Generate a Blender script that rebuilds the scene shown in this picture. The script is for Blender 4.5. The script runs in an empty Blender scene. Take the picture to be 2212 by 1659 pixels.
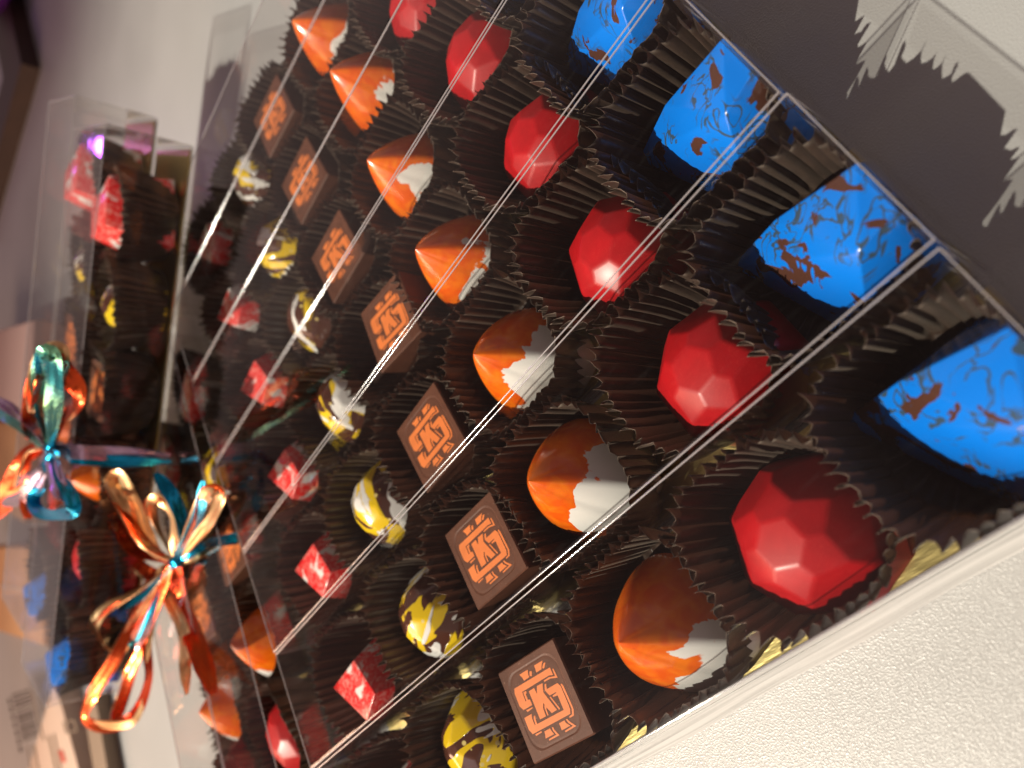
import bpy, bmesh, math, random
from mathutils import Vector, Matrix

# ------------------------------------------------------------------ camera, light, exposure
S = 0.001                                   # everything is laid out in millimetres
sc = bpy.context.scene
RX = ((0.569, -0.432, -0.699), (-0.633, -0.773, -0.037), (-0.525, 0.464, -0.714))
CAM = Vector((240.92, -43.56, 163.89)); FPX = 1630.0
r0 = Vector(RX[0]).normalized(); r2 = Vector(RX[2]); r2 = (r2 - r0 * r2.dot(r0)).normalized(); r1 = r2.cross(r0)
cd = bpy.data.cameras.new('camera'); cam = bpy.data.objects.new('camera', cd); sc.collection.objects.link(cam)
M = Matrix((r0, -r1, -r2)).transposed().to_4x4(); M.translation = CAM * S
cam.matrix_world = M
cd.sensor_width = 36.0; cd.lens = FPX / 2212 * 36.0
cd.clip_start = 0.005; cd.clip_end = 50
cd.dof.use_dof = True; cd.dof.focus_distance = 0.182; cd.dof.aperture_fstop = 10.5
sc.camera = cam

world = bpy.data.worlds.new('World'); sc.world = world; world.use_nodes = True
wn = world.node_tree
bg = wn.nodes['Background']
tc = wn.nodes.new('ShaderNodeTexCoord'); mp = wn.nodes.new('ShaderNodeMapping'); nz = wn.nodes.new('ShaderNodeTexNoise')
rp = wn.nodes.new('ShaderNodeValToRGB')
nz.inputs['Scale'].default_value = 1.6; nz.inputs['Detail'].default_value = 1.0
rp.color_ramp.elements[0].position = 0.42; rp.color_ramp.elements[0].color = (0.24, 0.155, 0.145, 1)
rp.color_ramp.elements[1].position = 0.62; rp.color_ramp.elements[1].color = (1.0, 0.75, 0.69, 1)
wn.links.new(tc.outputs['Generated'], nz.inputs['Vector']); wn.links.new(nz.outputs['Fac'], rp.inputs['Fac'])
wn.links.new(rp.outputs['Color'], bg.inputs['Color']); bg.inputs['Strength'].default_value = 0.42

def aim(o, loc, target):
    o.location = Vector(loc) * S
    d = (Vector(target) - Vector(loc)).normalized()
    o.rotation_euler = d.to_track_quat('-Z', 'Y').to_euler()
SUN = Vector((-0.60, -0.30, 0.74)).normalized()
ctr = Vector((175, 60, 15))
ld = bpy.data.lights.new('sunbeam_light', 'SPOT'); lo = bpy.data.objects.new('sunbeam_light', ld); sc.collection.objects.link(lo)
aim(lo, ctr + SUN * 3200, ctr)
ld.energy = 665; ld.color = (1.0, 0.92, 0.77); ld.shadow_soft_size = 0.022
ld.spot_size = math.radians(22); ld.spot_blend = 0.8
wl = bpy.data.lights.new('window_light', 'AREA'); wo = bpy.data.objects.new('window_light', wl); sc.collection.objects.link(wo)
wl.shape = 'RECTANGLE'; wl.size = 0.55; wl.size_y = 0.35; wl.energy = 0.45; wl.color = (0.80, 0.86, 1.0)
aim(wo, ctr + Vector((-0.50, -0.62, 0.60)).normalized() * 1300, ctr)
pl = bpy.data.lights.new('purple_lamp_light', 'POINT'); po = bpy.data.objects.new('purple_lamp_light', pl); sc.collection.objects.link(po)
pl.shadow_soft_size = 0.01; pl.energy = 0.16; pl.color = (0.55, 0.12, 1.0)
aim(po, (-260, 700, 230), (-80, 420, 0))

wm = bpy.data.lights.new('warm_fill_light', 'AREA'); wmo = bpy.data.objects.new('warm_fill_light', wm); sc.collection.objects.link(wmo)  # added warm fill that brightens the left side, not a room lamp
wm.size = 0.4; wm.energy = 5.4; wm.color = (1.0, 0.60, 0.40); aim(wmo, (-700, -160, 330), (-150, 170, 20))

sc.view_settings.view_transform = 'Standard'; sc.view_settings.look = 'None'
sc.view_settings.exposure = 0; sc.view_settings.gamma = 1; sc.view_settings.use_curve_mapping = False
sc.render.engine = 'CYCLES'
cy = sc.cycles
cy.use_denoising = True; cy.max_bounces = 10; cy.transparent_max_bounces = 40
cy.glossy_bounces = 4; cy.diffuse_bounces = 3; cy.sample_clamp_indirect = 6; cy.caustics_reflective = True

# ------------------------------------------------------------------ helpers
def at(px, py, z):
    """point of the picture (2212 px wide) at height z mm above the table"""
    v = r0 * ((px - 1106) / FPX) + r1 * ((py - 829.5) / FPX) + r2
    return CAM + v * ((z - CAM.z) / v.z)

def tag(o, label=None, cat=None, group=None, kind=None):
    if label: o['label'] = label
    if cat: o['category'] = cat
    if group: o['group'] = group
    if kind: o['kind'] = kind
    return o
def link(o): sc.collection.objects.link(o); return o
def empty(name, loc=(0, 0, 0), rz=0):
    o = bpy.data.objects.new(name, None); o.empty_display_size = 0.01
    o.location = Vector(loc) * S; o.rotation_euler = (0, 0, rz); return link(o)
def mesh(name, verts, faces, mats, smooth=False, mi=None):
    me = bpy.data.meshes.new(name)
    me.from_pydata([Vector(v) * S for v in verts], [], faces); me.update()
    for m in (mats if isinstance(mats, (list, tuple)) else [mats]): me.materials.append(m)
    if mi: me.polygons.foreach_set('material_index', mi)
    if smooth: me.polygons.foreach_set('use_smooth', [True] * len(me.polygons))
    me.update(); return me
def obj(name, me, parent=None, loc=(0, 0, 0), rz=0):
    o = bpy.data.objects.new(name, me); o.location = Vector(loc) * S; o.rotation_euler = (0, 0, rz)
    link(o)
    if parent: o.parent = parent
    return o
def bm_mesh(name, bm, mats, smooth=False):
    me = bpy.data.meshes.new(name)
    bmesh.ops.recalc_face_normals(bm, faces=bm.faces[:])
    bmesh.ops.scale(bm, vec=(S, S, S), verts=bm.verts[:])
    bm.to_mesh(me); bm.free()
    for m in (mats if isinstance(mats, (list, tuple)) else [mats]): me.materials.append(m)
    me.polygons.foreach_set('use_smooth', [smooth] * len(me.polygons)); me.update()
    return me
def hull(name, pts, mat, bevel=0.6, seg=3, jitter=0):
    bm = bmesh.new()
    for p in pts: bm.verts.new(p)
    r = bmesh.ops.convex_hull(bm, input=bm.verts[:])
    junk = [e for e in r.get('geom_interior', []) if isinstance(e, bmesh.types.BMVert)]
    if junk: bmesh.ops.delete(bm, geom=junk, context='VERTS')
    bmesh.ops.dissolve_limit(bm, angle_limit=math.radians(2), verts=bm.verts[:], edges=bm.edges[:])
    if bevel: bmesh.ops.bevel(bm, geom=bm.edges[:] + bm.verts[:], offset=bevel, segments=seg, affect='EDGES', profile=0.5)
    return bm_mesh(name, bm, mat, True)
def planes(name, dirs, mat, bevel, base_z=0, seg=3):
    """convex body cut out of a block by (normal, distance) planes"""
    bm = bmesh.new(); bmesh.ops.create_cube(bm, size=80)
    for n, d in dirs + [(Vector((0, 0, -1)), -base_z)]:
        n = Vector(n).normalized()
        bmesh.ops.bisect_plane(bm, geom=bm.verts[:] + bm.edges[:] + bm.faces[:], plane_co=n * d, plane_no=n, clear_outer=True)
        be = [e for e in bm.edges if e.is_boundary]
        if be: bmesh.ops.contextual_create(bm, geom=be)
    bmesh.ops.remove_doubles(bm, verts=bm.verts[:], dist=0.05)
    if bevel: bmesh.ops.bevel(bm, geom=bm.edges[:], offset=bevel, segments=seg, affect='EDGES', profile=0.5, clamp_overlap=True)
    return bm_mesh(name, bm, mat, True)
def box_bm(bm, x0, x1, y0, y1, z0, z1):
    vs = [bm.verts.new(p) for p in ((x0,y0,z0),(x1,y0,z0),(x1,y1,z0),(x0,y1,z0),(x0,y0,z1),(x1,y0,z1),(x1,y1,z1),(x0,y1,z1))]
    for f in ((0,3,2,1),(4,5,6,7),(0,1,5,4),(1,2,6,5),(2,3,7,6),(3,0,4,7)): bm.faces.new([vs[i] for i in f])
def tube_into(V, F, path, r, n=6):
    pts = [Vector(p) for p in path]; b = len(V)
    for i, p in enumerate(pts):
        t = (pts[min(i+1, len(pts)-1)] - pts[max(i-1, 0)]).normalized()
        u = t.cross(Vector((0, 0, 1))) if abs(t.z) < 0.9 else t.cross(Vector((1, 0, 0)))
        u.normalize(); w = t.cross(u)
        for k in range(n):
            a = 2*math.pi*k/n; V.append(p + (u*math.cos(a) + w*math.sin(a))*r)
    for i in range(len(pts)-1):
        for k in range(n):
            F.append((b+i*n+k, b+i*n+(k+1) % n, b+(i+1)*n+(k+1) % n, b+(i+1)*n+k))

# ------------------------------------------------------------------ materials
class N:
    def __init__(s, name):
        s.m = bpy.data.materials.new(name); s.m.use_nodes = True; s.t = s.m.node_tree
        s.b = s.t.nodes['Principled BSDF']; s.out = s.t.nodes['Material Output']
    def n(s, typ, **kw):
        x = s.t.nodes.new('ShaderNode' + typ)
        for k, v in kw.items():
            if k in x.inputs: x.inputs[k].default_value = v
            else: setattr(x, k, v)
        return x
    def l(s, a, b): s.t.links.new(a, b)
    def set(s, **kw):
        for k, v in kw.items(): s.b.inputs[k.replace('_', ' ')].default_value = v
    def coord(s, per_object=True):
        tc = s.n('TexCoord'); m = s.n('VectorMath', operation='SCALE'); m.inputs['Scale'].default_value = 1000
        s.l(tc.outputs['Object'], m.inputs[0])
        if not per_object: return m.outputs[0]
        oi = s.n('ObjectInfo'); w = s.n('VectorMath', operation='SCALE'); w.inputs['Scale'].default_value = 370
        cb = s.n('CombineXYZ'); s.l(oi.outputs['Random'], cb.inputs[0]); s.l(oi.outputs['Random'], cb.inputs[2])
        s.l(cb.outputs[0], w.inputs[0]); a = s.n('VectorMath', operation='ADD')
        s.l(m.outputs[0], a.inputs[0]); s.l(w.outputs[0], a.inputs[1]); return a.outputs[0]
    def noise(s, vec, scale, detail=3, dist=0, rough=0.5):
        x = s.n('TexNoise'); x.inputs['Scale'].default_value = scale; x.inputs['Detail'].default_value = detail
        x.inputs['Distortion'].default_value = dist; x.inputs['Roughness'].default_value = rough
        s.l(vec, x.inputs['Vector']); return x.outputs['Fac']
    def ramp(s, fac, *st):
        r = s.n('ValToRGB'); e = r.color_ramp.elements
        while len(e) < len(st): e.new(0.5)
        for i, (p, c) in enumerate(st):
            e[i].position = p; e[i].color = (c, c, c, 1) if isinstance(c, (int, float)) else (*c, 1)
        s.l(fac, r.inputs['Fac']); return r.outputs['Color']
    def mix(s, f, a, b):
        x = s.n('Mix', data_type='RGBA')
        for v, i in ((f, 0), (a, 6), (b, 7)):
            if isinstance(v, (int, float)): x.inputs[i].default_value = v
            elif isinstance(v, tuple): x.inputs[i].default_value = (*v, 1)
            else: s.l(v, x.inputs[i])
        return x.outputs[2]
    def bump(s, h, strength, dist=0.0002):
        x = s.n('Bump'); x.inputs['Strength'].default_value = strength; x.inputs['Distance'].default_value = dist
        s.l(h, x.inputs['Height']); s.l(x.outputs['Normal'], s.b.inputs['Normal']); return x.outputs['Normal']

def mat_gem():
    q = N('red_cocoa_butter'); c = q.coord()
    fl = q.ramp(q.noise(c, 5.5, 2), (0.62, 0), (0.72, 1)); big = q.ramp(q.noise(c, 0.16, 3), (0.35, (0.38, 0.001, 0.005)), (0.65, (0.47, 0.0015, 0.007)))
    col = q.mix(q.mix(0.35, (0, 0, 0), fl), big, (0.95, 0.16, 0.10)); q.l(col, q.b.inputs['Base Color'])
    q.set(Roughness=0.45, Coat_Weight=0.10, Coat_Roughness=0.22); q.bump(q.noise(c, 1.6, 3), 0.10, 0.0001); return q.m
def mat_orange():
    q = N('orange_and_white_cocoa_butter'); c = q.coord()
    base = q.ramp(q.noise(c, 0.20, 5, 0.6), (0.40, (0.76, 0.105, 0.001)), (0.66, (0.86, 0.20, 0.004)))
    a0 = q.noise(c, 0.055, 5, 0.6, 0.5)
    raw = q.coord(False); dt = q.n('VectorMath', operation='DOT_PRODUCT'); q.l(raw, dt.inputs[0]); dt.inputs[1].default_value = (0.012, -0.024, -0.007)
    oi = q.n('ObjectInfo'); sm = q.n('Math', operation='ADD'); q.l(a0, sm.inputs[0]); q.l(dt.outputs['Value'], sm.inputs[1])
    s3 = q.n('Math', operation='MULTIPLY_ADD'); q.l(oi.outputs['Random'], s3.inputs[0]); s3.inputs[1].default_value = 0.16; q.l(sm.outputs[0], s3.inputs[2]); a = s3.outputs[0]
    w = q.ramp(a, (0.80, 0), (0.808, 1)); q.l(q.mix(w, base, (0.80, 0.81, 0.78)), q.b.inputs['Base Color'])
    q.set(Roughness=0.26, Coat_Weight=0.5, Coat_Roughness=0.08); return q.m
def mat_blue():
    q = N('blue_cocoa_butter'); c = q.coord()
    big = q.noise(c, 0.085, 4, 1.2, 0.5); brown = q.ramp(big, (0.60, 0), (0.612, 1))
    v = q.noise(c, 0.12, 2.0, 1.6, 0.5)
    d = q.n('Math', operation='ABSOLUTE'); s1 = q.n('Math', operation='SUBTRACT'); q.l(v, s1.inputs[0]); s1.inputs[1].default_value = 0.5
    q.l(s1.outputs[0], d.inputs[0]); vein = q.ramp(d.outputs[0], (0.016, 1), (0.034, 0))
    zone = q.ramp(q.noise(c, 0.07, 2), (0.46, 0), (0.54, 1))
    vz = q.n('Math', operation='MULTIPLY'); q.l(vein, vz.inputs[0]); q.l(zone, vz.inputs[1])
    col = q.mix(vz.outputs[0], (0.001, 0.20, 0.82), (0.04, 0.08, 0.13)); col = q.mix(brown, col, (0.085, 0.034, 0.022))
    q.l(col, q.b.inputs['Base Color']); q.set(Roughness=0.24, Coat_Weight=0.5, Coat_Roughness=0.06); return q.m
def mat_yellow():
    q = N('splattered_chocolate'); c = q.coord()
    p = q.n('Mapping'); p.inputs['Rotation'].default_value = (0.3, 0.2, 0.5); p.inputs['Scale'].default_value = (0.17, 0.045, 0.12); q.l(c, p.inputs[0])
    y = q.ramp(q.noise(p.outputs[0], 0.8, 2.5, 0.9, 0.45), (0.50, 0), (0.51, 1))
    p2 = q.n('Mapping'); p2.inputs['Location'].default_value = (9, 4, 2); p2.inputs['Rotation'].default_value = (0.2, 0.4, 0.9); p2.inputs['Scale'].default_value = (0.17, 0.05, 0.13); q.l(c, p2.inputs[0])
    w = q.ramp(q.noise(p2.outputs[0], 0.8, 2.5, 0.9, 0.45), (0.575, 0), (0.585, 1))
    vo = q.n('TexVoronoi'); vo.inputs['Scale'].default_value = 0.22; q.l(c, vo.inputs['Vector'])
    dots = q.ramp(vo.outputs['Distance'], (0.13, 1), (0.15, 0))
    col = q.mix(y, (0.085, 0.030, 0.018), (0.86, 0.60, 0.015)); col = q.mix(dots, col, (0.80, 0.66, 0.25)); col = q.mix(w, col, (0.83, 0.83, 0.80))
    q.l(col, q.b.inputs['Base Color']); q.set(Roughness=0.16, Coat_Weight=0.6, Coat_Roughness=0.04)
    h = q.n('Math', operation='ADD'); q.l(y, h.inputs[0]); q.l(w, h.inputs[1]); q.bump(h.outputs[0], 0.5, 0.0002); return q.m
def mat_redwhite():
    q = N('red_and_white_cocoa_butter'); c = q.coord()
    w = q.ramp(q.noise(c, 0.10, 6, 1.0, 0.6), (0.55, 0), (0.59, 1)); f = q.ramp(q.noise(c, 0.45, 5, 1.5, 0.6), (0.46, 0), (0.66, 0.75))
    col = q.mix(f, (0.80, 0.012, 0.014), (0.88, 0.40, 0.35)); col = q.mix(w, col, (0.84, 0.83, 0.80))
    q.l(col, q.b.inputs['Base Color']); q.set(Roughness=0.24, Coat_Weight=0.5, Coat_Roughness=0.06); return q.m
def mat_choc():
    q = N('milk_chocolate'); c = q.coord()
    col = q.ramp(q.noise(c, 0.25, 4), (0.3, (0.085, 0.030, 0.015)), (0.7, (0.115, 0.042, 0.022)))
    sp = q.ramp(q.noise(c, 1.3, 2), (0.70, 0), (0.75, 0.6)); q.l(q.mix(sp, col, (0.30, 0.17, 0.12)), q.b.inputs['Base Color'])
    q.set(Roughness=0.55); q.b.inputs['Specular IOR Level'].default_value = 0.3; q.bump(q.noise(c, 1.5, 3), 0.2, 0.0001); return q.m
def mat_plain(name, col, rough=0.5, metal=0.0, var=0.0, scale=0.3, coat=0.0):
    q = N(name)
    if var:
        c = q.coord(False); k = q.ramp(q.noise(c, scale, 4), (0.3, tuple(v*(1-var) for v in col)), (0.7, tuple(min(1, v*(1+var)) for v in col)))
        q.l(k, q.b.inputs['Base Color'])
    else: q.b.inputs['Base Color'].default_value = (*col, 1)
    q.set(Roughness=rough, Metallic=metal, Coat_Weight=coat); return q.m
def mat_paper():
    q = N('brown_glassine_paper'); c = q.coord()
    p = q.n('Mapping'); p.inputs['Scale'].default_value = (1, 1, 0.25); q.l(c, p.inputs[0])
    col = q.ramp(q.noise(p.outputs[0], 0.6, 5, 0, 0.7), (0.3, (0.016, 0.009, 0.006)), (0.7, (0.052, 0.033, 0.023)))
    q.l(col, q.b.inputs['Base Color']); q.set(Roughness=0.36, Sheen_Weight=0.2); q.b.inputs['Sheen Tint'].default_value = (0.7, 0.6, 0.5, 1)
    q.bump(q.noise(c, 2.2, 4), 0.35, 0.00015)
    tr = q.n('BsdfTranslucent'); tr.inputs['Color'].default_value = (0.13, 0.055, 0.035, 1)
    mx = q.n('MixShader'); mx.inputs[0].default_value = 0.15; q.l(q.b.outputs[0], mx.inputs[1]); q.l(tr.outputs[0], mx.inputs[2]); q.l(mx.outputs[0], q.out.inputs[0])
    return q.m
def mat_film():
    q = N('clear_plastic_film'); c = q.coord()
    tr = q.n('BsdfTransparent'); tr.inputs['Color'].default_value = (0.965, 0.96, 0.955, 1)
    gl = q.n('BsdfGlossy'); gl.inputs['Roughness'].default_value = 0.035; gl.inputs['Color'].default_value = (1, 1, 1, 1)
    df = q.n('BsdfDiffuse'); df.inputs['Color'].default_value = (0.8, 0.8, 0.8, 1)
    b = q.n('Bump'); b.inputs['Strength'].default_value = 0.25; b.inputs['Distance'].default_value = 0.0004
    q.l(q.noise(c, 0.045, 2), b.inputs['Height']); q.l(b.outputs[0], gl.inputs['Normal'])
    fr = q.n('Fresnel'); ge = q.n('NewGeometry'); io = q.n('MapRange'); io.inputs['To Min'].default_value = 1.5; io.inputs['To Max'].default_value = 1/1.5
    q.l(ge.outputs['Backfacing'], io.inputs['Value']); q.l(io.outputs[0], fr.inputs['IOR'])
    k = q.n('Math', operation='MULTIPLY'); k.inputs[1].default_value = 1.15; k.use_clamp = True; q.l(fr.outputs[0], k.inputs[0])
    m1 = q.n('MixShader'); q.l(k.outputs[0], m1.inputs[0]); q.l(tr.outputs[0], m1.inputs[1]); q.l(gl.outputs[0], m1.inputs[2])
    # fine scratches and dust that scatter a little light
    p = q.n('Mapping'); p.inputs['Scale'].default_value = (0.08, 0.6, 0.6); p.inputs['Rotation'].default_value = (0, 0, 0.9); q.l(c, p.inputs[0])
    sc1 = q.ramp(q.noise(p.outputs[0], 1.0, 6, 0.3, 0.7), (0.55, 0.001), (0.80, 0.010))
    m2 = q.n('MixShader'); q.l(sc1, m2.inputs[0]); q.l(m1.outputs[0], m2.inputs[1]); q.l(df.outputs[0], m2.inputs[2]); q.l(m2.outputs[0], q.out.inputs[0])
    return q.m
def mat_crease():
    q = N('folded_plastic_edge')
    tr = q.n('BsdfTransparent'); gl = q.n('BsdfGlossy'); gl.inputs['Roughness'].default_value = 0.12
    df = q.n('BsdfDiffuse'); df.inputs['Color'].default_value = (0.58, 0.55, 0.57, 1)
    m1 = q.n('MixShader'); m1.inputs[0].default_value = 0.65; q.l(gl.outputs[0], m1.inputs[1]); q.l(df.outputs[0], m1.inputs[2])
    m2 = q.n('MixShader'); m2.inputs[0].default_value = 0.55; q.l(tr.outputs[0], m2.inputs[1]); q.l(m1.outputs[0], m2.inputs[2]); q.l(m2.outputs[0], q.out.inputs[0]); return q.m
def mat_glare_strip():
    q = N('pale_glare_strip'); c = q.coord(False)  # pale colour stands in for light mirrored along the front wall
    tr = q.n('BsdfTransparent'); gl = q.n('BsdfGlossy'); gl.inputs['Roughness'].default_value = 0.2
    df = q.n('BsdfDiffuse'); df.inputs['Color'].default_value = (0.85, 0.85, 0.83, 1)
    m1 = q.n('MixShader'); m1.inputs[0].default_value = 0.75; q.l(gl.outputs[0], m1.inputs[1]); q.l(df.outputs[0], m1.inputs[2])
    p = q.n('Mapping'); p.inputs['Scale'].default_value = (0.02, 0.9, 0.9); q.l(c, p.inputs[0])
    f = q.ramp(q.noise(p.outputs[0], 1.0, 3), (0.35, 0.45), (0.65, 0.80))
    m2 = q.n('MixShader'); q.l(f, m2.inputs[0]); q.l(tr.outputs[0], m2.inputs[1]); q.l(m1.outputs[0], m2.inputs[2]); q.l(m2.outputs[0], q.out.inputs[0]); return q.m
def mat_gold():
    q = N('gold_foil_card'); c = q.coord(False); q.b.inputs['Base Color'].default_value = (0.72, 0.60, 0.24, 1)
    q.set(Metallic=1.0, Roughness=0.28); p = q.n('Mapping'); p.inputs['Scale'].default_value = (0.15, 0.8, 1); p.inputs['Rotation'].default_value = (0, 0, 0.35); q.l(c, p.inputs[0])
    q.bump(q.noise(p.outputs[0], 1.0, 3), 0.35, 0.0003); return q.m
def mat_table():
    q = N('white_pebbled_plastic'); c = q.coord(False)
    n1 = q.noise(c, 2.1, 1.5, 0.0, 0.5); n2 = q.noise(c, 0.02, 3)
    col = q.ramp(n2, (0.3, (0.365, 0.37, 0.365)), (0.7, (0.405, 0.41, 0.405)))
    sp = q.ramp(q.noise(c, 0.9, 2), (0.27, 0.7), (0.31, 0)); q.l(q.mix(sp, col, (0.40, 0.40, 0.40)), q.b.inputs['Base Color'])
    q.set(Roughness=0.33); q.b.inputs['Specular IOR Level'].default_value = 0.5
    q.bump(q.ramp(n1, (0.46, 0), (0.72, 1)), 0.28, 0.00020); return q.m
def mat_ribbon(name, c1, c2=None, rough=0.22):
    q = N(name); c = q.coord(); k = q.ramp(q.noise(c, 0.05, 2), (0.4, c1), (0.6, c2 or c1)); q.l(k, q.b.inputs['Base Color'])
    q.set(Metallic=0.85, Roughness=rough); p = q.n('Mapping'); p.inputs['Scale'].default_value = (1, 1, 1); q.l(c, p.inputs[0]); q.bump(q.noise(c, 0.5, 3), 0.25, 0.0003); return q.m

GEM, ORG, BLU, YEL, RW, CHO = mat_gem(), mat_orange(), mat_blue(), mat_yellow(), mat_redwhite(), mat_choc()
PAPER, FILM, CREASE, GOLD, TABLE = mat_paper(), mat_film(), mat_crease(), mat_gold(), mat_table()
GLARE = mat_glare_strip()
EDGE = mat_plain('cut_paper_edge', (0.16, 0.125, 0.10), 0.6)
INK = mat_plain('orange_printed_ink', (0.68, 0.185, 0.04), 0.5, var=0.08, scale=0.2)

# ------------------------------------------------------------------ table
me = mesh('table', [(-2600, -900, 0), (1500, -900, 0), (1500, 2600, 0), (-2600, 2600, 0)], [(0, 1, 2, 3)], TABLE)
tag(obj('table', me), 'white pebble textured table top under the boxes', kind='structure')

# ------------------------------------------------------------------ chocolates
H, L, W = 33.0, 231.0, 39.3
def gem_mesh():
    d = [((0, 0, 1), 20.0)]
    C0 = Vector((0, 0, 2))
    def add(el, n, ph, rad, hz):
        for k in range(n):
            a = 2*math.pi*(k+ph)/n; nn = Vector((math.cos(a)*math.cos(el), math.sin(a)*math.cos(el), math.sin(el)))
            d.append((nn, Vector((math.cos(a)*rad, math.sin(a)*rad, hz)).dot(nn)))
    d[0] = ((0, 0, 1), 22.4)
    add(math.radians(60), 6, 0.15, 7.2, 21.0); add(math.radians(36), 6, 0.65, 12.6, 15.5); add(math.radians(12), 8, 0.1, 16.2, 8.0)
    return planes('gem_chocolate', d, GEM, 0.75, 1.8, 4)
def dome_mesh():
    d = [((0, 0, 1), 22.0)]
    for el, n, ph in ((62, 6, 0.1), (38, 9, 0.4), (10, 12, 0.1)):
        for k in range(n):
            e = math.radians(el); a = 2*math.pi*(k+ph)/n; d.append((Vector((math.cos(a)*math.cos(e), math.sin(a)*math.cos(e), math.sin(e))), 15.4 + 6.3*math.sin(e)**2))
    return planes('splattered_dome_chocolate', d, YEL, 0.9, 1.8, 4)
def orange_mesh():
    V, F = [], []; nt, na = 30, 96; edge = math.radians(-36)
    nor = [edge + math.pi/3 + k*2*math.pi/3 for k in range(3)]
    for i in range(nt):
        t = i/(nt-1); r = (1 - t**1.55)**0.86; z = 1.8 + 27.4*t
        for k in range(na):
            a = 2*math.pi*k/na
            da = abs((math.degrees(a-edge) + 180) % 360 - 180); q = [21.4, 17.0, 16.0, 16.2, 17.2, 16.2, 15.6, 15.6]
            j = int(da//30); f = da/30 - j; w = f if j == 0 else f*f*(3-2*f)
            rr = (q[j]*(1-w) + q[j+1]*w)*r; x, y = rr*math.cos(a), rr*math.sin(a); V.append((x + 1.0*t, y, z))
    for i in range(nt-1):
        for k in range(na): F.append((i*na+k, i*na+(k+1) % na, (i+1)*na+(k+1) % na, (i+1)*na+k))
    F.append(tuple(range(na-1, -1, -1)))
    return mesh('pyramid_chocolate', V, F, ORG, True)
def blue_mesh():
    return hull('wedge_chocolate', [(18.2, 4, 27.0), (18.3, -7, 26.5), (9.3, -9.5, 27.5), (-0.8, 10.5, 18.8), (-16.8, 14.8, 7), (-17.2, 15.6, 4), (-4, -17.5, 4), (18.3, -15, 4), (18.3, 13, 4), (-14, 12, 1.8), (-2, -14, 1.8), (15, -12, 1.8), (15, 11, 1.8)], BLU, 0.4, 3)
def cube_mesh():
    return hull('cube_chocolate', [(-12.5, 4, 20.5), (5, 5, 21), (9, -8.5, 21), (-1, -13, 20.5), (-15, 9, 2), (9, 15, 2), (16, -9, 2), (-1, -17, 2)], RW, 0.3, 3)
SQ = 11.9
def square_mesh():
    bm = bmesh.new(); z0, z1, r = 2.0, 20.0, 0
    def ring(rad, z, rr, n=8):
        out = []
        for cx, cy, a0 in ((1, 1, 0), (-1, 1, 90), (-1, -1, 180), (1, -1, 270)):
            for k in range(n):
                a = math.radians(a0 + 90*k/(n-1)); out.append(bm.verts.new((cx*(rad-rr)+rr*math.cos(a), cy*(rad-rr)+rr*math.sin(a), z)))
        return out
    rings = [ring(SQ-1.0, z0, 0.4), ring(SQ, z1-0.4, 0.4), ring(SQ-0.35, z1, 0.4), ring(SQ-1.9, z1, 4.0), ring(SQ-2.3, z1-0.12, 4.2), ring(SQ-2.8, z1-0.08, 4.4)]
    for a, b in zip(rings, rings[1:]):
        for k in range(len(a)): bm.faces.new((a[k], a[(k+1) % len(a)], b[(k+1) % len(b)], b[k]))
    bm.faces.new(rings[-1]); bm.faces.new(rings[0][::-1])
    me = bm_mesh('square_chocolate', bm, CHO, False)
    return me
EMB = [[(440,600),(710,435),(715,600),(745,670),(570,790),(530,700)],
 [(800,480),(830,485),(825,640),(790,650),(755,620),(760,500)],
 [(920,300),(1195,140),(1150,290),(1140,420),(970,525),(940,380)],
 [(1250,205),(1275,215),(1225,385),(1190,400),(1165,370),(1215,225)],
 [(250,1050),(1400,360),(1480,600),(1350,620),(480,1150),(565,1455),(590,1440),(515,1165),(605,1115),(622,1160),(592,1225),(640,1400),(705,1390),(757,1564),(480,1727),(370,1620),(258,1250),(245,1190)],
 [(1465,415),(1505,395),(1610,690),(1380,718),(1195,825),(1172,785),(1350,672),(1540,640)],
 [(562,1735),(760,1630),(770,1665),(595,1785)],
 [(480,1980),(715,1845),(718,1990),(785,2205),(808,2200),(768,1990),(785,1905),(820,1905),(825,2010),(862,2165),(1705,1710),(1560,1250),(1425,1305),(1405,1262),(1530,1170),(1520,1145),(1315,1258),(1185,1100),(1190,910),(1240,880),(1250,1055),(1585,860),(1680,960),(1870,1560),(1902,1680),(1898,1830),(700,2485),(590,2350)],
 [(1680,890),(1720,880),(1765,950),(1990,1620),(2005,1680),(2000,1880),(1870,1960),(1845,1925),(1945,1840),(1948,1670)],
 [(690,1130),(860,1020),(935,1210),(950,960),(1130,865),(1135,1160),(1500,1710),(1335,1815),(1188,1635),(1182,1700),(1230,1875),(1197,1897),(1125,1660),(1135,1540),(1100,1500),(1083,1660),(1148,1915),(962,2020)],
 [(1310,1310),(1345,1290),(1600,1670),(1565,1705)],
 [(775,2490),(965,2390),(985,2420),(800,2540)],
 [(1060,2394),(1240,2294),(1270,2364),(1345,2474),(1080,2619),(1075,2494)],
 [(1295,2274),(1335,2254),(1375,2354),(1510,2504),(1190,2679),(1172,2639),(1415,2489),(1330,2374)],
 [(1525,2134),(1700,2039),(1730,2114),(1860,2204),(1590,2354),(1560,2234)],
 [(1740,2014),(1780,1989),(1840,2064),(2040,2209),(1700,2414),(1682,2369),(1935,2209),(1810,2114)]]
def solve(A, b):
    n = len(b); A = [r[:] + [b[i]] for i, r in enumerate(A)]
    for i in range(n):
        p = max(range(i, n), key=lambda k: abs(A[k][i])); A[i], A[p] = A[p], A[i]
        for k in range(n):
            if k != i:
                f = A[k][i]/A[i][i]; A[k] = [x - f*y for x, y in zip(A[k], A[i])]
    return [A[i][n]/A[i][i] for i in range(n)]
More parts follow.
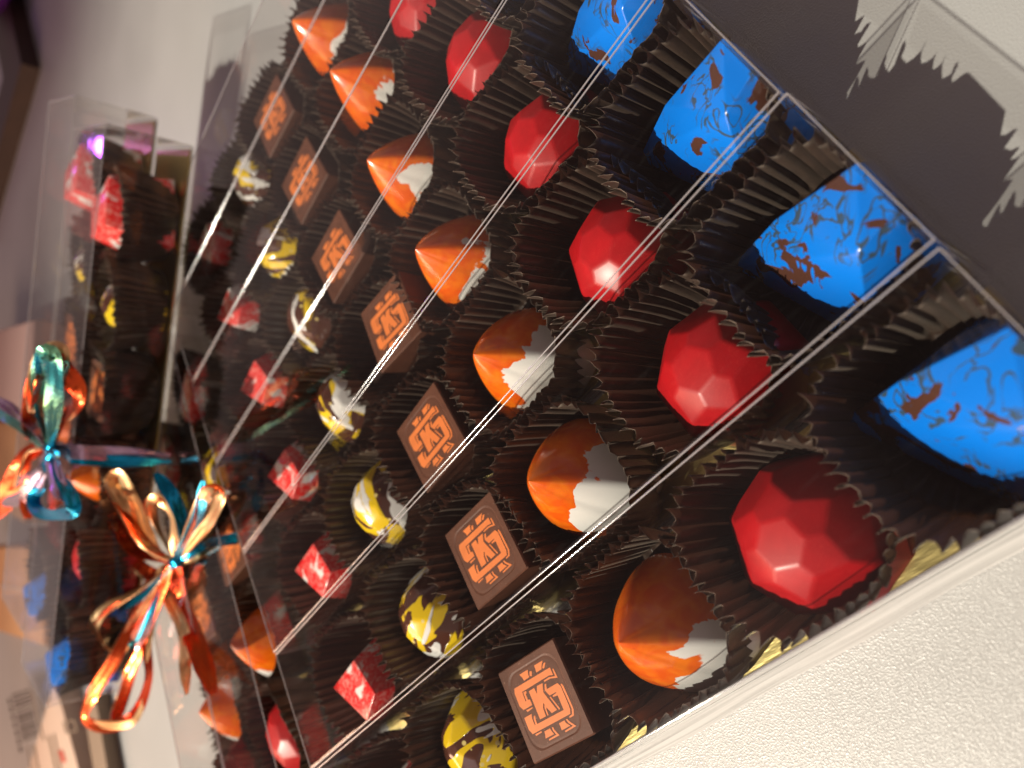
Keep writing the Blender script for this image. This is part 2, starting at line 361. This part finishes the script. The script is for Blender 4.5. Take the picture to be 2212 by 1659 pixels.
def homography(src, dst):
    A, b = [], []
    for (x, y), (u, v) in zip(src, dst):
        A.append([x, y, 1, 0, 0, 0, -u*x, -u*y]); b.append(u); A.append([0, 0, 0, x, y, 1, -v*x, -v*y]); b.append(v)
    h = solve(A, b)
    return lambda x, y: ((h[0]*x+h[1]*y+h[2])/(h[6]*x+h[7]*y+1), (h[3]*x+h[4]*y+h[5])/(h[6]*x+h[7]*y+1))
def emblem_mesh():
    # corners T, L, B, R of the top face -> local (+x,+y), (-x,+y), (-x,-y), (+x,-y)
    hm = homography([(1572, -593), (-245, 561), (648, 3452), (2583, 2457)], [(SQ, SQ), (-SQ, SQ), (-SQ, -SQ), (SQ, -SQ)])
    bm = bmesh.new()
    for poly in EMB:
        vs = [bm.verts.new((*hm(x, y), 20.0 - 0.08 + 0.05)) for x, y in poly]
        bm.faces.new(vs)
    r = bmesh.ops.extrude_face_region(bm, geom=bm.faces[:])
    bmesh.ops.translate(bm, vec=(0, 0, -0.1), verts=[g for g in r['geom'] if isinstance(g, bmesh.types.BMVert)])
    bmesh.ops.triangulate(bm, faces=bm.faces[:])
    return bm_mesh('emblem', bm, INK)

def cup_mesh(seed, height=19.5, tilt=2.8, lim=18.7, rim=19.2, base=15.6):
    rnd = random.Random(seed); npl = 42; per = 8; na = npl*per; nv = 12
    V, F, MI = [], [], []
    jit = [rnd.uniform(-0.3, 0.3) for _ in range(npl)]; amp = [rnd.uniform(0.7, 1.25) for _ in range(npl)]
    kink = [rnd.uniform(-1, 1) for _ in range(npl)]; lean = [rnd.uniform(0.0, 0.5) for _ in range(npl)]
    ph = [rnd.uniform(0, 6.28) for _ in range(6)]
    for i in range(nv):
        v = i/(nv-1)
        for k in range(na):
            pi, u = k // per, (k % per)/per
            a = 2*math.pi*(pi + u + jit[pi]*math.sin(math.pi*u) + (0.10 + lean[pi]*0.5)*v*math.sin(2*math.pi*u))/npl
            tri = 1 - abs(2*u - 1); tri = 0.6*tri + 0.4*tri*tri*(3 - 2*tri)
            A = (0.45 + 2.2*v**0.7)*amp[pi]
            ex = 2 + 0.45*v
            sq = 1/((abs(math.cos(a))**ex + abs(math.sin(a))**ex)**(1/ex))
            r = (base + (rim - base)*v**0.8)*sq
            r += 0.45*v*math.sin(2*a + ph[0]) + 0.35*v*math.sin(3*a + ph[1]) + 0.25*v*kink[pi]*math.sin(math.pi*u) + 0.22*math.sin(6*v + pi*1.7)*v
            x, y = r*math.cos(a), r*math.sin(a)
            def soft(q, lim):
                m = abs(q)
                if m > lim - 1.5: m = lim - 1.5 + 1.5*math.tanh((m - lim + 1.5)/1.5)
                return math.copysign(m, q)
            y = soft(y, 18.2); x = soft(x, lim)
            d = A*(tri - 0.5)*0.95; x += d*math.cos(a); y += d*math.sin(a)
            x = max(-19.9, min(19.9 if lim > 18.5 else 18.95, x)); y = max(-19.3, min(19.3, y))
            z = 1.3 + (height + tilt*math.cos(a - 2.36) + 0.7*math.sin(a + ph[2]) + 0.6*math.sin(3*a + ph[3]) + 0.4*kink[pi])*v + 1.7*(tri-0.5)*v**3
            V.append((x, y, z))
    for i in range(nv-1):
        for k in range(na): F.append((i*na+k, i*na+(k+1) % na, (i+1)*na+(k+1) % na, (i+1)*na+k)); MI.append(0)
    V.append((0, 0, 1.3)); c = len(V)-1
    for k in range(na): F.append((c, (k+1) % na, k)); MI.append(0)
    b = len(V); base = (nv-1)*na
    for k in range(na):
        p = Vector(V[base+k]); o = Vector((p.x, p.y, 0)).normalized(); V.append(p - o*0.13 + Vector((0, 0, 0.06)))
    for k in range(na): F.append((base+k, base+(k+1) % na, b+(k+1) % na, b+k)); MI.append(1)
    return mesh('paper_cup', V, F, [PAPER, EDGE], True, MI)

def sleeve_mesh(seed):
    """folded clear sleeve: rounded prism along x, open creases at the ends"""
    r = 0.9; n = 5; rnd = random.Random(seed); V, F = [], []
    prof = []
    for cy, cz, a0 in ((W/2-r, H-r, 0), (-W/2+r, H-r, 90), (-W/2+r, r+0.3, 180), (W/2-r, r+0.3, 270)):
        for k in range(n):
            a = math.radians(a0 + 90*k/(n-1)); prof.append((cy + r*math.cos(a), cz + r*math.sin(a)))
    m = len(prof); xs = [0, 0.5, 1.2] + [1.2 + (L-2.4)*i/12 for i in range(1, 12)] + [L-1.2, L-0.5, L]
    for x in xs:
        e = min(x, L-x); k = 1.0 if e > 1 else (0.985 if e > 0.3 else 0.965)
        bow = 0.35*math.sin(math.pi*x/L)
        for (y, z) in prof: V.append((x, y*k, H/2 + (z-H/2)*k - (bow if z > H-1 else 0)*(1-(2*y/W)**2)))
    for i in range(len(xs)-1):
        for k in range(m): F.append((i*m+k, (i+1)*m+k, (i+1)*m+(k+1) % m, i*m+(k+1) % m))
    F.append(tuple(range(m))); F.append(tuple((len(xs)-1)*m+k for k in range(m-1, -1, -1)))
    return mesh('clear_sleeve', V, F, FILM, False)
def crease_mesh():
    V, F = [], []
    y, z0, z1, r = W/2-0.25, 0.6, H-0.25, 0.21
    for s in (-1, 1):
        tube_into(V, F, [(0.6 + (L-1.2)*i/10, s*y, z1) for i in range(11)], r)
        tube_into(V, F, [(0.6, s*y, z0), (L-0.6, s*y, z0)], 0.22)
        for x in (0.6, L-0.6): tube_into(V, F, [(x, s*y, z0), (x, s*y, z1)], 0.12)
    for x in (0.6, L-0.6):
        tube_into(V, F, [(x, -y, z1), (x, y, z1)], 0.15); tube_into(V, F, [(x, -y, z0), (x, y, z0)], 0.12)
    return mesh('folded_edge', V, F, CREASE, True)
def flap_mesh():
    V = [(L-1.6, -W/2+1.5, H-0.9), (L-1.6, W/2-1.5, H-0.9), (L-1.6, W/2-2.6, H-9), (L-1.6, -W/2+2.6, H-9),
         (1.6, -W/2+1.5, H-0.9), (1.6, W/2-1.5, H-0.9), (1.6, W/2-2.6, H-9), (1.6, -W/2+2.6, H-9)]
    return mesh('tuck_flap', V[:4], [(0, 1, 2, 3)], FILM), mesh('tuck_flap', V[4:], [(0, 1, 2, 3)], FILM)
bmc = bmesh.new(); box_bm(bmc, 1.5, L-1.5, -W/2+1.6, W/2-1.6, 0.45, 1.2)
CARD = bm_mesh('gold_card', bmc, GOLD)
SLEEVE, CREASES, FLAP = sleeve_mesh(1), crease_mesh(), flap_mesh()
CUPS = [cup_mesh(k, 19.3 + 0.5*(k % 3)) for k in range(5)]; TALL = [cup_mesh(k, 21.8, 2.6) for k in (7, 8)]; WIDE = [cup_mesh(k, 19.0, 2.0, 19.2, 20.2, 18.4) for k in (21, 22)]; BIGC = [cup_mesh(11, 24.0, 1.2, 18.1, 20.0, 17.6), cup_mesh(12, 24.0, 1.2, 18.1, 20.0, 17.6)]
MESH = {'cube': cube_mesh(), 'dome': dome_mesh(), 'square': square_mesh(), 'orange': orange_mesh(), 'gem': gem_mesh(), 'blue': blue_mesh()}
EMBLEM = emblem_mesh()
ORDER = ['cube', 'dome', 'square', 'orange', 'gem', 'blue']
NAME = {'cube': 'cube_chocolate', 'dome': 'dome_chocolate', 'square': 'square_chocolate', 'orange': 'pyramid_chocolate', 'gem': 'faceted_chocolate', 'blue': 'wedge_chocolate'}
DESC = {'cube': 'red and white cube chocolate', 'dome': 'yellow splattered dome chocolate', 'square': 'brown emblem square',
        'orange': 'orange and white pyramid chocolate', 'gem': 'red faceted chocolate', 'blue': 'blue marbled wedge chocolate'}
SHORT = {'cube': 'the red and white cube', 'dome': 'the yellow splattered dome', 'square': 'the emblem square', 'orange': 'the orange pyramid', 'gem': 'the red faceted chocolate', 'blue': 'the blue wedge'}
rnd = random.Random(4)
# placements read off the photograph: measured squares of the first four boxes
sqm = {}
for b, q in enumerate([[(1206,1374),(1080,1454),(1142,1655),(1277,1586)], [(1065,1055),(958,1157),(1026,1324),(1140,1223)],
                       [(937,826),(852,933),(924,1066),(1011,953)], [(862,581),(774,680),(821,810),(912,710)]]):
    P = [at(x, y, 20) for x, y in q]; c = sum(P, Vector())/4; e = (P[0]-P[1]) + (P[3]-P[2]); sqm[b] = (c, math.atan2(e.y, e.x))

MEAS = {('gem', 0): (1720, 1165, 14), ('gem', 1): (1549, 812, 14), ('gem', 2): (1335, 557, 14), ('gem', 3): (1180, 300, 14), ('gem', 4): (1048, 107, 14),
        ('orange', 0): (1338, 1388, 29), ('orange', 1): (1143, 1039, 29), ('orange', 2): (1024, 765, 29), ('orange', 5): (712, 150, 29),
        ('dome', 0): (1038, 1596, 11), ('dome', 1): (940, 1322, 11), ('dome', 2): (832, 1085, 11), ('dome', 3): (746, 862, 11), ('dome', 4): (674, 662, 11), ('dome', 5): (600, 500, 11), ('dome', 6): (548, 345, 11),
        ('cube', 1): (770, 1492, 20.7), ('cube', 2): (680, 1233, 20.7), ('cube', 3): (617, 1025, 20.7), ('cube', 4): (553, 799, 20.7), ('cube', 5): (492, 648, 20.7), ('cube', 6): (450, 482, 20.7)}
SHIFT = {'cube': Vector((-0.1, 3.1, 0)), 'orange': Vector((-1.0, 0, 0))}
def fill_box(origin, rz, where, idx, scale=1.0, kinds=ORDER, z0=0.0, inset=0.0):
    """one box: sleeve and card are its parts; every cup and chocolate is a thing inside it"""
    o = Vector(origin); ca, sa = math.cos(rz), math.sin(rz)
    def loc(x, y, z=0): return (o.x + scale*(x*ca - y*sa), o.y + scale*(x*sa + y*ca), z0 + scale*z)
    root = empty('chocolate_box', (o.x, o.y, z0), rz); root.scale = (scale,)*3
    tag(root, 'clear plastic chocolate box, ' + where, 'box', 'clear boxes of chocolates')
    obj('clear_sleeve', SLEEVE, root); obj('folded_edge', CREASES, root); obj('tuck_flap', FLAP[0], root); obj('tuck_flap', FLAP[1], root); obj('gold_card', CARD, root)
    if idx == 0:                              # added pale strip in place of the bright reflection along the front box
        V, F = [], []; nx = 40
        for i in range(nx+1):
            x = 1 + (L-2)*i/nx; wv = 0.25*math.sin(i*0.7)
            for k in range(8):
                u = k/7; V.append((x, -W/2 - 0.05 - (3.6 + wv)*math.sin(u*1.5), 6.0*(1-u)**1.6 + 0.35))
        for i in range(nx):
            for k in range(7): F.append((i*8+k, i*8+k+1, (i+1)*8+k+1, (i+1)*8+k))
        obj('glare_strip', mesh('glare_strip', V, F, GLARE, True), root)
    for j, kd in enumerate(kinds):
        x = inset + 19.25 + 38.5*j/(scale if inset else 1); y = 0.0
        if kd == 'blue': x -= 0.6
        big = kd == 'blue'; me = BIGC[idx % 2] if big else TALL[idx % 2] if kd == 'gem' else WIDE[idx % 2] if kd == 'orange' else CUPS[(idx*3 + j*2) % 5]
        m = MEAS.get((kd, idx)); off = Vector((0, 0, 0))
        if m:
            p0 = Vector((loc(x, 0)[0], loc(x, 0)[1], 0)); q0 = at(*m) + SHIFT.get(kd, Vector((0, 0, 0))); off = Vector((q0.x, q0.y, 0)) - p0
            off.x = max(-5, min(6.5, off.x)); off.y = max(-3, min(3, off.y))
        cu = obj('paper_cup', me, None, tuple(Vector(loc(x + rnd.uniform(-.4, .4), y)) + Vector((off.x*0.75, 0, 0))), rz + rnd.uniform(-.02, .02)); cu.scale = (scale,)*3
        tag(cu, 'brown paper cup holding ' + SHORT[kd] + ' in ' + where.split(', ')[0], 'paper cup', 'brown paper cups')
        cx, cy, rr = x + rnd.uniform(-.5, .5), y + rnd.uniform(-.6, .6), rz + rnd.uniform(-.07, .07)
        if kd == 'square' and scale == 1.0 and idx in sqm: c, a = sqm[idx]; p = (c.x, c.y, 0); rr = a
        elif m: p = (p0.x + off.x, p0.y + off.y, 0)
        else: p = loc(cx, cy)
        ch = obj(NAME[kd], MESH[kd], None, p, rr); ch.scale = (scale,)*3
        if kd == 'gem': ch.rotation_euler.z = rnd.uniform(0, 6.28); ch.scale = (scale*0.97,)*3
        if kd == 'cube' and inset: ch.scale = (1.22, 1.22, 1.3)
        if kd == 'dome': ch.rotation_euler.z = rnd.uniform(0, 6.28)
        if kd == 'square': obj('printed_emblem', EMBLEM, ch)
        tag(ch, DESC[kd] + ' in ' + where.split(', ')[0], 'chocolate', {'cube': 'red and white cube chocolates', 'dome': 'yellow splattered dome chocolates', 'square': 'emblem chocolates', 'orange': 'orange pyramid chocolates', 'gem': 'red faceted chocolates', 'blue': 'blue wedge chocolates'}[kd])
    return root
ORD = ['front box of the row', 'second box of the row', 'third box of the row', 'middle box of the row', 'fifth box of the row', 'sixth box of the row', 'farthest box of the row']
for b in range(7):
    w = ORD[b]; fill_box((rnd.uniform(-.6, .6) if b else 0, -20 + 40*b, 0), rnd.uniform(-.003, .003), w + (', nearest the bare table' if b == 0 else ', lying flat on the table'), b)
# two boxes across the left ends of the row
a = math.radians(90-4)+math.pi
def side_box(cx, y_top, where, idx):
    # local +x runs towards -y of the table (the blue end is nearest the viewer)
    fill_box((cx, y_top, 0), -math.pi/2 - math.radians(4), where, idx)
side_box(-26.5, 196, 'crosswise box beside the row, under the gold bow', 7)
side_box(-67.5, 186, 'crosswise box behind the gold bow, farther from the row', 8)
# two boxes stacked askew on top
ang = math.atan2(-163, -197); n = Vector((-0.637, 0.771, 0)); t = Vector((math.cos(ang), math.sin(ang), 0))
oA = Vector((61, 240, 0)) + n*21 ; fill_box(oA, ang, 'upper askew box, tied with the blue bow', 9, 1.06, z0=H+0.6, inset=12)
oC = oA + n*45 + t*(-14); fill_box(oC, ang, 'purple lit askew box, behind the blue bow', 10, 1.06, z0=H+0.6, inset=12)

# ------------------------------------------------------------------ ribbons
RO = mat_ribbon('orange_red_ribbon', (0.85, 0.12, 0.02), (0.75, 0.07, 0.02)); RG = mat_ribbon('gold_ribbon', (0.95, 0.66, 0.36), (0.90, 0.48, 0.20), 0.28)
RB = mat_ribbon('blue_ribbon', (0.0, 0.36, 0.62), (0.01, 0.30, 0.55)); RT = mat_ribbon('teal_ribbon', (0.02, 0.30, 0.38), (0.25, 0.60, 0.35)); RS = mat_ribbon('silver_pink_ribbon', (0.72, 0.52, 0.58), (0.60, 0.42, 0.62))
def cr(P, m=8):
    out = []; n = len(P)
    for i in range(n-1):
        p0, p1, p2, p3 = P[max(i-1, 0)], P[i], P[i+1], P[min(i+2, n-1)]
        for k in range(m):
            u = k/m; out.append(0.5*((2*p1) + (p2-p0)*u + (2*p0-5*p1+4*p2-p3)*u*u + (3*p1-p0-3*p2+p3)*u**3))
    out.append(P[-1]); return out
def strip(name, pts, width, mat, parent, roll=0.0, twist=0.0, side=None, twin=True):
    if name == 'loop' and twin:
        rr_ = random.Random(len(parent.children)); other = {RG: RO, RO: RG, RB: RS, RT: RB, RS: RT}[mat]; m_ = len(pts)
        far = [tuple((q[0] + (0 if j in (0, m_-1) else rr_.uniform(-9, 9)), q[1] + (0 if j in (0, m_-1) else rr_.uniform(-9, 9)), q[2] + rr_.uniform(-3, 1))) for j, q in enumerate(pts)]
        strip('loop', far, width*0.7, other, parent, roll + 0.5, twist, side, False)
    P = cr([at(*p) if not isinstance(p, Vector) else p for p in pts]); V, F = [], []; n = len(P); th = 0.12
    for i, p in enumerate(P):
        tt = (P[min(i+1, n-1)] - P[max(i-1, 0)]).normalized()
        s = Vector(side) if side else tt.cross((CAM - p).normalized())
        s = (s - tt*s.dot(tt)); s = s.normalized() if s.length > 1e-3 else Vector((0, 0, 1))
        s = Matrix.Rotation(roll + twist*i/n + 0.45*math.sin(i*0.25), 3, tt) @ s; nn = tt.cross(s)
        f = min(1.0, 0.35 + 4*min(i, n-1-i)/n)
        for a, b in ((-1, -0.6), (-0.5, -1.1), (0, -0.6), (0.5, -1.1), (1, -0.6), (1, -0.1), (0.5, -0.6), (0, -0.1), (-0.5, -0.6), (-1, -0.1)):
            V.append(p + s*(a*width*0.58*f) + nn*(b*th*2))
    for i in range(n-1):
        for k in range(10): F.append((i*10+k, i*10+(k+1) % 10, (i+1)*10+(k+1) % 10, (i+1)*10+k))
    F.append(tuple(range(9, -1, -1))); F.append(tuple((n-1)*10+k for k in range(10)))
    V = [v - parent['_o'] if False else v - Vector(parent.location)/S for v in V]
    return obj(name, mesh(name, V, F, mat, False), parent)
k2 = at(380, 1213, 38); bow2 = empty('ribbon_bow', k2)
tag(bow2, 'gold, orange and blue curled ribbon bow on the crosswise box', 'bow', 'curled ribbon bows')
K = (380, 1213, 38)
strip('loop', [K, (300, 1275, 46), (225, 1320, 52), (203, 1360, 52), (232, 1402, 46), (262, 1404, 42), (300, 1325, 40), (372, 1222, 37)], 4.6, RG, bow2, 0.9)
strip('loop', [K, (305, 1290, 40), (245, 1320, 42), (246, 1360, 42), (282, 1390, 40), (302, 1388, 38), (335, 1310, 38), (374, 1224, 36)], 3.4, RB, bow2, 0.3)
strip('loop', [(330, 1225, 36), (290, 1330, 40), (250, 1420, 46), (200, 1500, 50), (184, 1550, 50), (222, 1570, 46), (285, 1550, 42), (320, 1470, 38), (318, 1380, 36), (350, 1250, 35)], 4.6, RO, bow2, 0.5)
strip('loop', [(375, 1210, 38), (300, 1400, 38), (262, 1520, 40), (246, 1558, 44)], 4.4, RO, bow2, 0.2)
strip('loop', [K, (318, 1180, 44), (270, 1100, 52), (240, 1040, 54), (262, 1028, 52), (300, 1110, 46), (335, 1190, 40), K], 4.4, RG, bow2, 0.4)
strip('loop', [K, (290, 1190, 42), (240, 1120, 46), (212, 1105, 46), (262, 1180, 40), (330, 1240, 36), K], 4.6, RO, bow2, 0.2)
strip('loop', [K, (345, 1150, 44), (328, 1090, 50), (345, 1080, 50), (372, 1120, 46), (378, 1180, 40), K], 4.0, RG, bow2, 0.8)
strip('loop', [K, (415, 1130, 46), (446, 1070, 52), (468, 1062, 52), (470, 1090, 48), (440, 1140, 42), (392, 1202, 38)], 4.2, RG, bow2, 0.2)
strip('tail', [K, (398, 1150, 44), (376, 1080, 50), (336, 1022, 54)], 4.4, RB, bow2, 0.4)
strip('tail', [K, (410, 1150, 44), (432, 1100, 50), (440, 1038, 54)], 3.4, RB, bow2, 0.1)
strip('tail', [K, (385, 1290, 30), (420, 1380, 34), (462, 1500, 40)], 6.5, RO, bow2, 0.2)
strip('tail', [K, (345, 1250, 36), (395, 1360, 36), (400, 1440, 36), (405, 1500, 40)], 4.0, RG, bow2, 0.3)
strip('band', [K, (405, 1196, 36), (432, 1183, 33.8), (470, 1170, 27), (560, 1157, 12), (630, 1153, 1.0)], 4.2, RB, bow2, 0, 0, (0, 1, 0))
strip('band', [K, (405, 1206, 35.5), (434, 1196, 33.8), (475, 1172, 25), (540, 1150, 14), (620, 1138, 1.5)], 3.4, RG, bow2, 0, 0, (0, 1, 0))
bmk = bmesh.new(); bmesh.ops.create_icosphere(bmk, subdivisions=3, radius=2.6); 
for v in bmk.verts: v.co *= 1 + 0.25*math.sin(v.co.x*2.1)*math.cos(v.co.z*1.7)
KN = bm_mesh('knot', bmk, RB, True); obj('knot', KN, bow2)
K1 = (110, 965, 74); bow1 = empty('ribbon_bow', at(*K1))
tag(bow1, 'blue, teal and orange curled ribbon bow on the upper askew box', 'bow', 'curled ribbon bows')
z = 74
strip('loop', [K1, (92, 890, z+8), (90, 800, z+16), (104, 762, z+18), (118, 800, z+14), (116, 880, z+8), K1], 5.5, RT, bow1, 0.3)
strip('tail', [(116, 880, z+6), (128, 830, z+10), (140, 778, z+12)], 3.6, RT, bow1, 0.4)
strip('loop', [K1, (66, 940, z+4), (72, 860, z+10), (95, 785, z+12), (125, 762, z+12), (140, 800, z+8), (164, 840, z+4), (160, 880, z+2), (125, 915, z), K1], 6.0, RO, bow1, 0.5)
strip('loop', [(70, 890, z+12), (80, 820, z+15), (100, 770, z+16), (125, 760, z+14), (130, 800, z+12)], 6.0, RG, bow1, 0.2)
strip('tail', [K1, (60, 925, z+6), (-10, 875, z+12)], 6.5, RT, bow1, 0.2)
strip('tail', [K1, (62, 915, z+8), (-10, 860, z+14)], 5.0, RS, bow1, 0.6)
strip('loop', [K1, (60, 985, z+4), (22, 1060, z+6), (-15, 1120, z+6)], 7.5, RO, bow1, 0.3)
strip('tail', [K1, (90, 1020, z+4), (50, 1072, z+6), (5, 1088, z+8)], 5.0, RS, bow1, 0.2)
strip('tail', [(112, 980, z+3), (80, 1022, z+4), (-8, 1058, z+6)], 3.6, RB, bow1, 0.2)
strip('loop', [K1, (92, 1040, z+3), (72, 1078, z+4), (84, 1104, z+5), (120, 1112, z+5), (156, 1104, z+5), (152, 1070, z+4), (124, 1020, z+3), K1], 4.4, RB, bow1, 0.3)
strip('tail', [K1, (118, 1020, z+4), (138, 1082, z+6)], 5.0, RS, bow1, 0.1)
strip('tail', [K1, (100, 1010, z+2), (68, 1060, z+3), (60, 1120, z+3)], 6.0, RO, bow1, 0.4)
strip('band', [K1, (140, 972, 71), (166, 976, 69.3), (250, 980, 55), (368, 984, 35)], 5.0, RS, bow1, 0, 0, (0.7, 0.6, 0))
strip('band', [K1, (140, 982, 71), (166, 990, 69.3), (250, 996, 55), (370, 998, 35)], 4.2, RB, bow1, 0, 0, (0.7, 0.6, 0))
obj('knot', KN, bow1)

# ------------------------------------------------------------------ things behind, far out of focus
CARDB = mat_plain('brown_cardboard', (0.36, 0.20, 0.10), 0.8, var=0.12, scale=0.05); CART = mat_plain('pale_carton', (0.52, 0.40, 0.32), 0.7, var=0.05, scale=0.02)
DARK = mat_plain('dark_brown_wood', (0.035, 0.015, 0.008), 0.5, var=0.2, scale=0.05); BLACK = mat_plain('black_print', (0.06, 0.045, 0.04), 0.7)
GREY = mat_plain('grey_strip', (0.22, 0.16, 0.11), 0.7); REDP = mat_plain('red_print', (0.5, 0.08, 0.05), 0.7); TAN = mat_plain('tan_board', (0.46, 0.25, 0.12), 0.7, var=0.1, scale=0.03)
SHADED_CREAM = mat_plain('shaded_cream_card', (0.36, 0.24, 0.22), 0.7, var=0.06, scale=0.02)  # mauve tone is the shade on a cream box
def slab_from(name, corner, p2, depth, z0, z1, mat, label, cat, w=None):
    """box whose edge runs from corner to p2 (table points), going 'depth' to the far left"""
    c = Vector((corner.x, corner.y, 0)); e = Vector((p2.x, p2.y, 0)) - c; ln = w or e.length; a = math.atan2(e.y, e.x)
    root = empty(name, (c.x, c.y, z0), a); tag(root, label, cat)
    return root, ln
# dark picture frame lying far left
fr, ln = slab_from('picture_frame', at(88, 150, 0), at(2, 450, 0), 0, 0, 14, DARK, 'dark brown frame with pale centre lying on the table', 'frame')
bmf = bmesh.new(); D, w = 260, 46
for x0, x1, y0, y1 in ((0, w, -D, 0), (200-w, 200, -D, 0), (w, 200-w, -w, 0), (w, 200-w, -D, -D+w)): box_bm(bmf, x0, x1, y0, y1, 0, 14)
obj('frame_bar', bm_mesh('frame_bar', bmf, DARK), fr)
bmf = bmesh.new(); box_bm(bmf, w, 200-w, -D+w, -w, 1, 6); obj('pale_panel', bm_mesh('pale_panel', bmf, TABLE), fr)
# flat cream box, its shade put into the mauve colour
def carton(name, px0, px1, depth, h, mat, label, cat, side=1):
    a0, a1 = at(*px0, h), at(*px1, h); root, ln = slab_from(name, a0, a1, depth, 0, h, mat, label, cat)
    bmq = bmesh.new(); box_bm(bmq, 0, ln, *sorted((0, side*depth)), 0, h)
    bmesh.ops.bevel(bmq, geom=bmq.edges[:], offset=1.0, segments=2, affect='EDGES')
    obj('carton_body', bm_mesh('carton_body', bmq, mat), root); return root, ln
r_, l_ = carton('flat_cream_box', (74, 690), (66, 905), 170, 26, SHADED_CREAM, 'cream cardboard box with painted shade behind the blue bow', 'carton', -1)
r_, l_ = carton('wooden_board', (62, 925), (52, 1130), 170, 18, CARDB, 'brown wooden board beyond the blue bow', 'board', -1)
r_, l_ = carton('tan_shipping_box', (96, 1180), (96, 1395), 190, 20, TAN, 'tan cardboard box lying left of the orange ribbon', 'carton', -1)
bmq = bmesh.new(); box_bm(bmq, l_*0.46, l_*0.48, -188, -2, 20, 20.4); obj('tape_seam', bm_mesh('tape_seam', bmq, CART), r_)
# white carton with its barcode label
B0, B1, B2 = at(118, 1470, 12), at(196, 1760, 12), at(-60, 1500, 12)
rc = empty('white_carton', (B0.x, B0.y, 0), math.atan2((B1-B0).y, (B1-B0).x)); tag(rc, 'white carton with a black barcode and printed lines at the lower left', 'carton')
bl = (B1-B0).length; bmq = bmesh.new(); box_bm(bmq, 0, bl, -230, 0, 0, 12); obj('carton_body', bm_mesh('carton_body', bmq, CART), rc)
inv = Matrix.Rotation(-rc.rotation_euler.z, 3, 'Z')
def quad_print(name, pts, mat, parent, zz=12.4):
    Vv = [inv @ (at(x, y, zz) - Vector(parent.location)/S) for x, y in pts]; Vb = [v - Vector((0, 0, 0.35)) for v in Vv]
    return Vv + Vb, [(0, 1, 2, 3), (7, 6, 5, 4), (0, 4, 5, 1), (1, 5, 6, 2), (2, 6, 7, 3), (3, 7, 4, 0)]
def prints(name, quads, mat):
    V, F = [], []
    for q in quads:
        v, f = quad_print(name, q, mat, rc); b = len(V); V += v; F += [tuple(i+b for i in g) for g in f]
    obj(name, mesh(name, V, F, mat), rc)
def lerp(p, q, t): return (p[0]+(q[0]-p[0])*t, p[1]+(q[1]-p[1])*t)
a0, a1, b0, b1 = (25, 1500), (62, 1488), (49, 1603), (82, 1590)
rb = random.Random(2); t_, qs = 0.0, []
while t_ < 0.98:
    wd = rb.choice((0.025, 0.04, 0.06, 0.09)); t2 = min(1, t_+wd); qs.append([lerp(a0, b0, t_), lerp(a1, b1, t_), lerp(a1, b1, t2), lerp(a0, b0, t2)]); t_ = t2 + rb.choice((0.015, 0.03, 0.04))
prints('barcode', qs, BLACK)
prints('digit_row', [[(16+t*26, 1510+t*115), (21+t*26, 1508+t*115), (24+t*26, 1520+t*115), (19+t*26, 1522+t*115)] for t in (0, .15, .3, .45, .6, .75, .9)], BLACK)
prints('text_line', [[(66, 1494), (68, 1493), (95, 1600), (93, 1601)], [(58, 1612), (60, 1611), (72, 1690), (70, 1690)], [(70, 1610), (74, 1609), (88, 1690), (84, 1690)], [(102, 1590), (106, 1589), (128, 1690), (124, 1690)], [(114, 1586), (117, 1585), (138, 1690), (134, 1690)]], GREY)
prints('square_symbol', [[(136, 1560), (160, 1554), (161, 1557), (137, 1563)], [(142, 1582), (166, 1577), (166, 1580), (143, 1585)], [(135, 1562), (138, 1561), (144, 1583), (141, 1584)], [(158, 1556), (161, 1555), (167, 1578), (164, 1579)]], GREY)
prints('red_mark', [[(126, 1622), (134, 1620), (142, 1645), (134, 1648)]], REDP)
r_, l_ = carton('gap_strip', (206, 1500), (250, 1760), 26, 8, GREY, 'narrow strip added for the dark gap beside the white carton', 'board', -1)  # added strip; its dark colour stands in for the shaded gap
# purple cellophane bag in the far corner
PUR = N('purple_cellophane'); PUR.set(Roughness=0.15, Transmission_Weight=0.35); PUR.b.inputs['Base Color'].default_value = (0.22, 0.05, 0.40, 1)
rb = random.Random(8); bmq = bmesh.new(); bmesh.ops.create_uvsphere(bmq, u_segments=48, v_segments=24, radius=1)
for v in bmq.verts:
    a_ = math.atan2(v.co.y, v.co.x); f = 1 + 0.10*math.sin(7*a_ + 3*v.co.z) + 0.05*math.sin(13*a_); v.co = Vector((v.co.x*75*f, v.co.y*75*f, (v.co.z+1)*60*(1+0.05*math.sin(5*a_))))
pb = at(22, 60, 30); pg = obj('purple_gift_bag', bm_mesh('purple_gift_bag', bmq, PUR.m, True), None, (pb.x-10, pb.y+150, 0)); tag(pg, 'crumpled purple cellophane gift bag in the far corner', 'gift bag')
